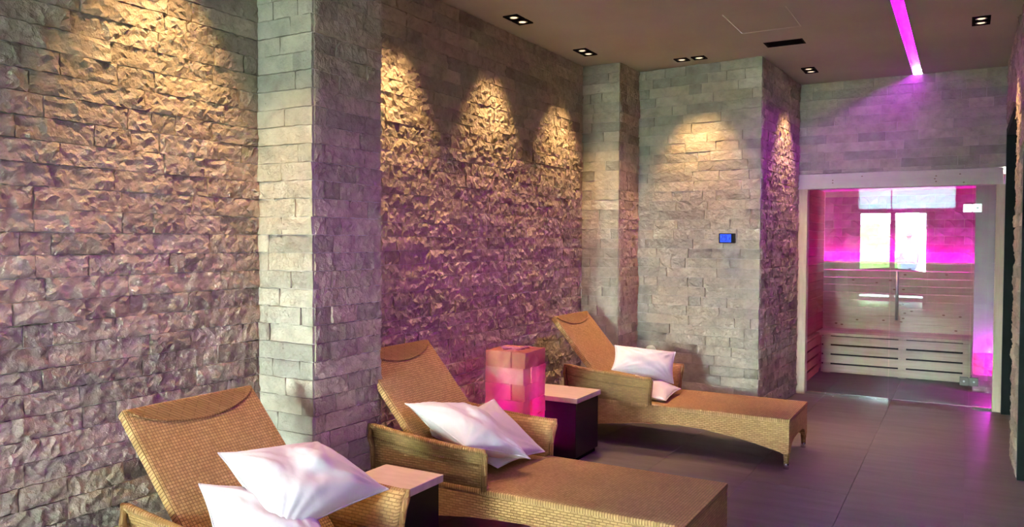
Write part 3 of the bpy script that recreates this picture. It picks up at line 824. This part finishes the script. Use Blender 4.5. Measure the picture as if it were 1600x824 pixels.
# ------------------------------------------------------------------ side tables, salt lamp, vase
def side_table(x0, x1, y0, y1, label):
    t = empty('side_table', ((x0 + x1) / 2, (y0 + y1) / 2, 0)); tag(t, label, 'side table', 'black box tables between the loungers')
    hx, hy = (x1 - x0) / 2, (y1 - y0) / 2
    box('table_top', -hx, hx, -hy, hy, 0.405, 0.440, M['travertine_top'], t, 0.004, 2)
    box('cabinet', -hx + 0.015, hx - 0.015, -hy + 0.015, hy - 0.015, 0.03, 0.405, M['black'], t, 0.002, 1)
    box('plinth', -hx + 0.03, hx - 0.03, -hy + 0.03, hy - 0.03, 0.0, 0.03, M['matte_black'], t)
    return t
side_table(-2.365, -2.035, 2.50, 2.93, 'black box table with beige stone top in front of the stone column')
side_table(-2.70, -2.245, 4.80, 5.20, 'black box table with beige stone top beside the pink salt lamp')

lm = empty('salt_lamp', (-2.545, 4.49, 0)); tag(lm, 'square column lamp of stacked pink salt bricks glowing magenta', 'lamp')
LH = 0.14
box('base_slab', -0.20, 0.20, -0.20, 0.20, 0.0, 0.065, M['salt'], lm, 0.008, 2)
for r in range(7):
    z = 0.067 + r * 0.104
    fl_ = r % 2
    a_, w_ = 0.189, 0.089
    for q in range(4):
        V, Fc = stone_grid(a_ - 0.002, 0.102, 0.006, 4, 2, 500 + r * 4 + q, 0.003)
        bm = bmesh.new(); vs = [bm.verts.new(p) for p in V]
        for f in Fc: bm.faces.new([vs[i] for i in f])
        # close the block behind
        bk = [v for v in vs if abs(v.co.y - 0.03) < 1e-6]
        for v in bk: v.co.y = w_ - 0.002
        bm.faces.new(bk)
        o = finish('salt_brick', bm, M['salt_lamp'], lm)
        x_ = -LH if not fl_ else LH - a_
        o.rotation_euler = (0, 0, q * PI / 2)
        v = Matrix.Rotation(q * PI / 2, 3, 'Z') @ Vector((x_, -LH, 0)); o.location = (v.x, v.y, z)
box('cap_block', -0.062, 0.062, -0.062, 0.062, 0.067 + 6 * 0.104 + 0.02, 0.067 + 7 * 0.104 + 0.004, M['salt'], lm, 0.006, 1)
for k in range(7):
    bm = bmesh.new(); bmesh.ops.create_icosphere(bm, subdivisions=1, radius=0.02)
    for v in bm.verts: v.co *= random.uniform(0.7, 1.25)
    finish('salt_chip', bm, M['salt'], lm, loc=(random.uniform(-0.09, 0.09), random.uniform(-0.09, 0.09), 0.067 + 7 * 0.104 + 0.006), scale=(1.3, 1.2, 0.6))
point('bulb', (0, 0, 0.20), (0.95, 0.0, 1.0), 190.0, 0.03, lm)

bm = bmesh.new(); lathe(bm, [(0.05, 0.0), (0.062, 0.03), (0.066, 0.25), (0.055, 0.42), (0.043, 0.52), (0.046, 0.57), (0.044, 0.60), (0.034, 0.622), (0.016, 0.634), (0.002, 0.636)], 24)
vz = finish('floor_vase', bm, M['vase'], None, True, loc=(-2.262, 6.28, 0)); tag(vz, 'pale green rounded vessel peeking out behind the pillow of the farthest lounger', 'vase')

# dark curved-back bench before the windows, seen only as a dark shape mirrored in the sauna glass
sb_ = empty('garden_bench', (-1.65, -5.0, 0)); tag(sb_, 'dark bench with arched back by the windows, mirrored in the sauna glass', 'bench')
pts = [(-0.88, 0.46), (0.88, 0.46)] + [(0.88 - 1.76 * i / 16, 0.80 + 0.09 * math.sin(PI * i / 16)) for i in range(17)]
bm = bmesh.new(); prism(bm, pts, 1, 0.20, 0.25); finish('backrest', bm, M['dark_clad'], sb_)
box('seat', -0.88, 0.88, -0.25, 0.20, 0.40, 0.46, M['dark_clad'], sb_, 0.01, 2)
box('apron', -0.84, 0.84, -0.22, -0.18, 0.20, 0.40, M['dark_clad'], sb_)
for x in (-0.85, 0.79):
    for y in (-0.24, 0.18): box('leg', x, x + 0.06, y, y + 0.06, 0.0, 0.40, M['dark_clad'], sb_)

# ------------------------------------------------------------------ outside the window wall, seen mirrored in the sauna glass
gr = structure(box('ground', -14, 14, -26, YW - 0.2, -0.10, -0.02, M['grass']))
tr = structure(box('terrace', -8, 10, -14, YW - 0.2, -0.02, -0.005, M['paving']))
def bush(x, y, r, h, label, seed, name='garden_bush', cat='bush'):
    bm = bmesh.new(); bmesh.ops.create_icosphere(bm, subdivisions=4, radius=1.0)
    o = Vector((seed * 7.3, seed * 3.1, 0))
    for v in bm.verts:
        d = 1 + 0.32 * noise.noise(v.co * 2.2 + o) + 0.16 * noise.noise(v.co * 6 + o)
        v.co = Vector((v.co.x * r * d, v.co.y * r * d, max(-0.98, v.co.z * d) * h / 2 + h / 2))
    b = finish(name, bm, M['leaf'], None, True, loc=(x, y, -0.02)); tag(b, label, cat, 'garden bushes beyond the window wall')
for k, (x, y, r, h) in enumerate(((-7.4, -17, 1.5, 2.6), (-3.2, -17, 1.45, 2.2), (1.0, -17, 1.5, 2.9), (5.2, -17, 1.6, 2.4))):
    bush(x, y, r, h, 'rounded green garden bush outside, ' + ('farthest to the left of the window wall', 'second from the left', 'tallest, beside the parasol', 'farthest to the right')[k], k + 1)
pr = empty('parasol', (-0.9, -11.5, -0.02)); tag(pr, 'white garden parasol outside, mirrored in the sauna glass', 'parasol')
bm = bmesh.new(); tube(bm, [(0, 0, 0), (0, 0, 2.5)], 0.025, 10); finish('pole', bm, M['white_frame'], pr)
bm = bmesh.new(); lathe(bm, [(1.5, 1.95), (1.5, 2.0), (0.8, 2.33), (0.04, 2.56)], 8); finish('canopy', bm, M['canvas'], pr)
bm = bmesh.new(); lathe(bm, [(0.25, 0.0), (0.25, 0.06), (0.05, 0.09)], 16); finish('base', bm, M['matte_black'], pr)

def person(loc, rz):
    t = empty('person', loc, rz); tag(t, 'person in a white shirt standing on the terrace, mirrored in the sauna glass', 'person')
    def skin(name, joints, edges, mat, root=0, sub=2):
        me = bpy.data.meshes.new(name); me.from_pydata([j[0] for j in joints], edges, [])
        o = link(name, me, mat, t)
        m = o.modifiers.new('skin', 'SKIN'); s = o.modifiers.new('sub', 'SUBSURF'); s.levels = sub; s.render_levels = sub
        m.use_smooth_shade = True
        for k, j in enumerate(joints):
            sv = me.skin_vertices[0].data[k]; sv.radius = j[1] if isinstance(j[1], tuple) else (j[1], j[1]); sv.use_root = (k == root)
        return o
    J = [((0, 0, 0.95), (0.15, 0.11)), ((0, 0, 1.15), (0.135, 0.10)), ((0, 0, 1.36), (0.17, 0.105)), ((0, 0, 1.48), (0.07, 0.07)), ((0, 0.01, 1.56), (0.052, 0.055)), ((0, 0.015, 1.66), (0.075, 0.095)), ((0, 0.015, 1.73), (0.06, 0.075))]
    Ed = [(0, 1), (1, 2), (2, 3), (3, 4), (4, 5), (5, 6)]
    for s in (-1, 1):
        k = len(J)
        J += [((s * 0.19, 0, 1.41), 0.055), ((s * 0.25, -0.01, 1.14), 0.043), ((s * 0.24, 0.10, 0.90), 0.032), ((s * 0.235, 0.13, 0.83), (0.036, 0.018))]
        Ed += [(2, k), (k, k + 1), (k + 1, k + 2), (k + 2, k + 3)]
        f0 = len(J)
        for q in range(4):
            J.append(((s * 0.235, 0.115 + q * 0.018, 0.765 - 0.008 * (q in (1, 2))), 0.008)); Ed.append((k + 3, f0 + q))
        J.append(((s * 0.215, 0.165, 0.81), 0.009)); Ed.append((k + 3, f0 + 4))
        k = len(J)
        J += [((s * 0.095, 0, 0.88), 0.095), ((s * 0.10, 0.01, 0.50), 0.06), ((s * 0.10, -0.01, 0.10), 0.04), ((s * 0.105, 0.06, 0.045), (0.042, 0.038)), ((s * 0.11, 0.15, 0.035), (0.04, 0.03))]
        Ed += [(0, k), (k, k + 1), (k + 1, k + 2), (k + 2, k + 3), (k + 3, k + 4)]
    skin('body', J, Ed, M['skin'], 0)
    sh = [((0, 0, 0.93), (0.165, 0.125)), ((0, 0, 1.15), (0.152, 0.118)), ((0, 0, 1.36), (0.185, 0.12)), ((0, 0, 1.46), (0.09, 0.085)), ((-0.19, 0, 1.41), 0.07), ((-0.235, 0, 1.22), 0.062), ((0.19, 0, 1.41), 0.07), ((0.235, 0, 1.22), 0.062)]
    skin('shirt', sh, [(0, 1), (1, 2), (2, 3), (2, 4), (4, 5), (2, 6), (6, 7)], M['shirt'], 0)
    tr_ = [((0, 0, 0.95), (0.16, 0.12)), ((-0.095, 0, 0.86), 0.105), ((-0.10, 0.01, 0.50), 0.075), ((-0.10, -0.01, 0.10), 0.06), ((0.095, 0, 0.86), 0.105), ((0.10, 0.01, 0.50), 0.075), ((0.10, -0.01, 0.10), 0.06)]
    skin('trousers', tr_, [(0, 1), (1, 2), (2, 3), (0, 4), (4, 5), (5, 6)], M['trousers'], 0)
    bm = bmesh.new(); bmesh.ops.create_uvsphere(bm, u_segments=14, v_segments=10, radius=0.1)
    for v in bm.verts: v.co = Vector((v.co.x * 0.86, v.co.y * 1.02 - 0.012, max(v.co.z, -0.035) * 1.0))
    finish('hair', bm, M['hair'], t, True, loc=(0, 0.01, 1.70))
    for s in (-1, 1):
        bm = bmesh.new(); bmesh.ops.create_icosphere(bm, subdivisions=1, radius=0.009); finish('eye', bm, M['matte_black'], t, True, loc=(s * 0.03, 0.103, 1.655))
    bm = bmesh.new(); bmesh.ops.create_icosphere(bm, subdivisions=2, radius=0.016); finish('nose', bm, M['skin'], t, True, loc=(0, 0.112, 1.63), scale=(0.8, 1, 1.2))
person((-1.38, -8.6, -0.005), PI * 0.9)
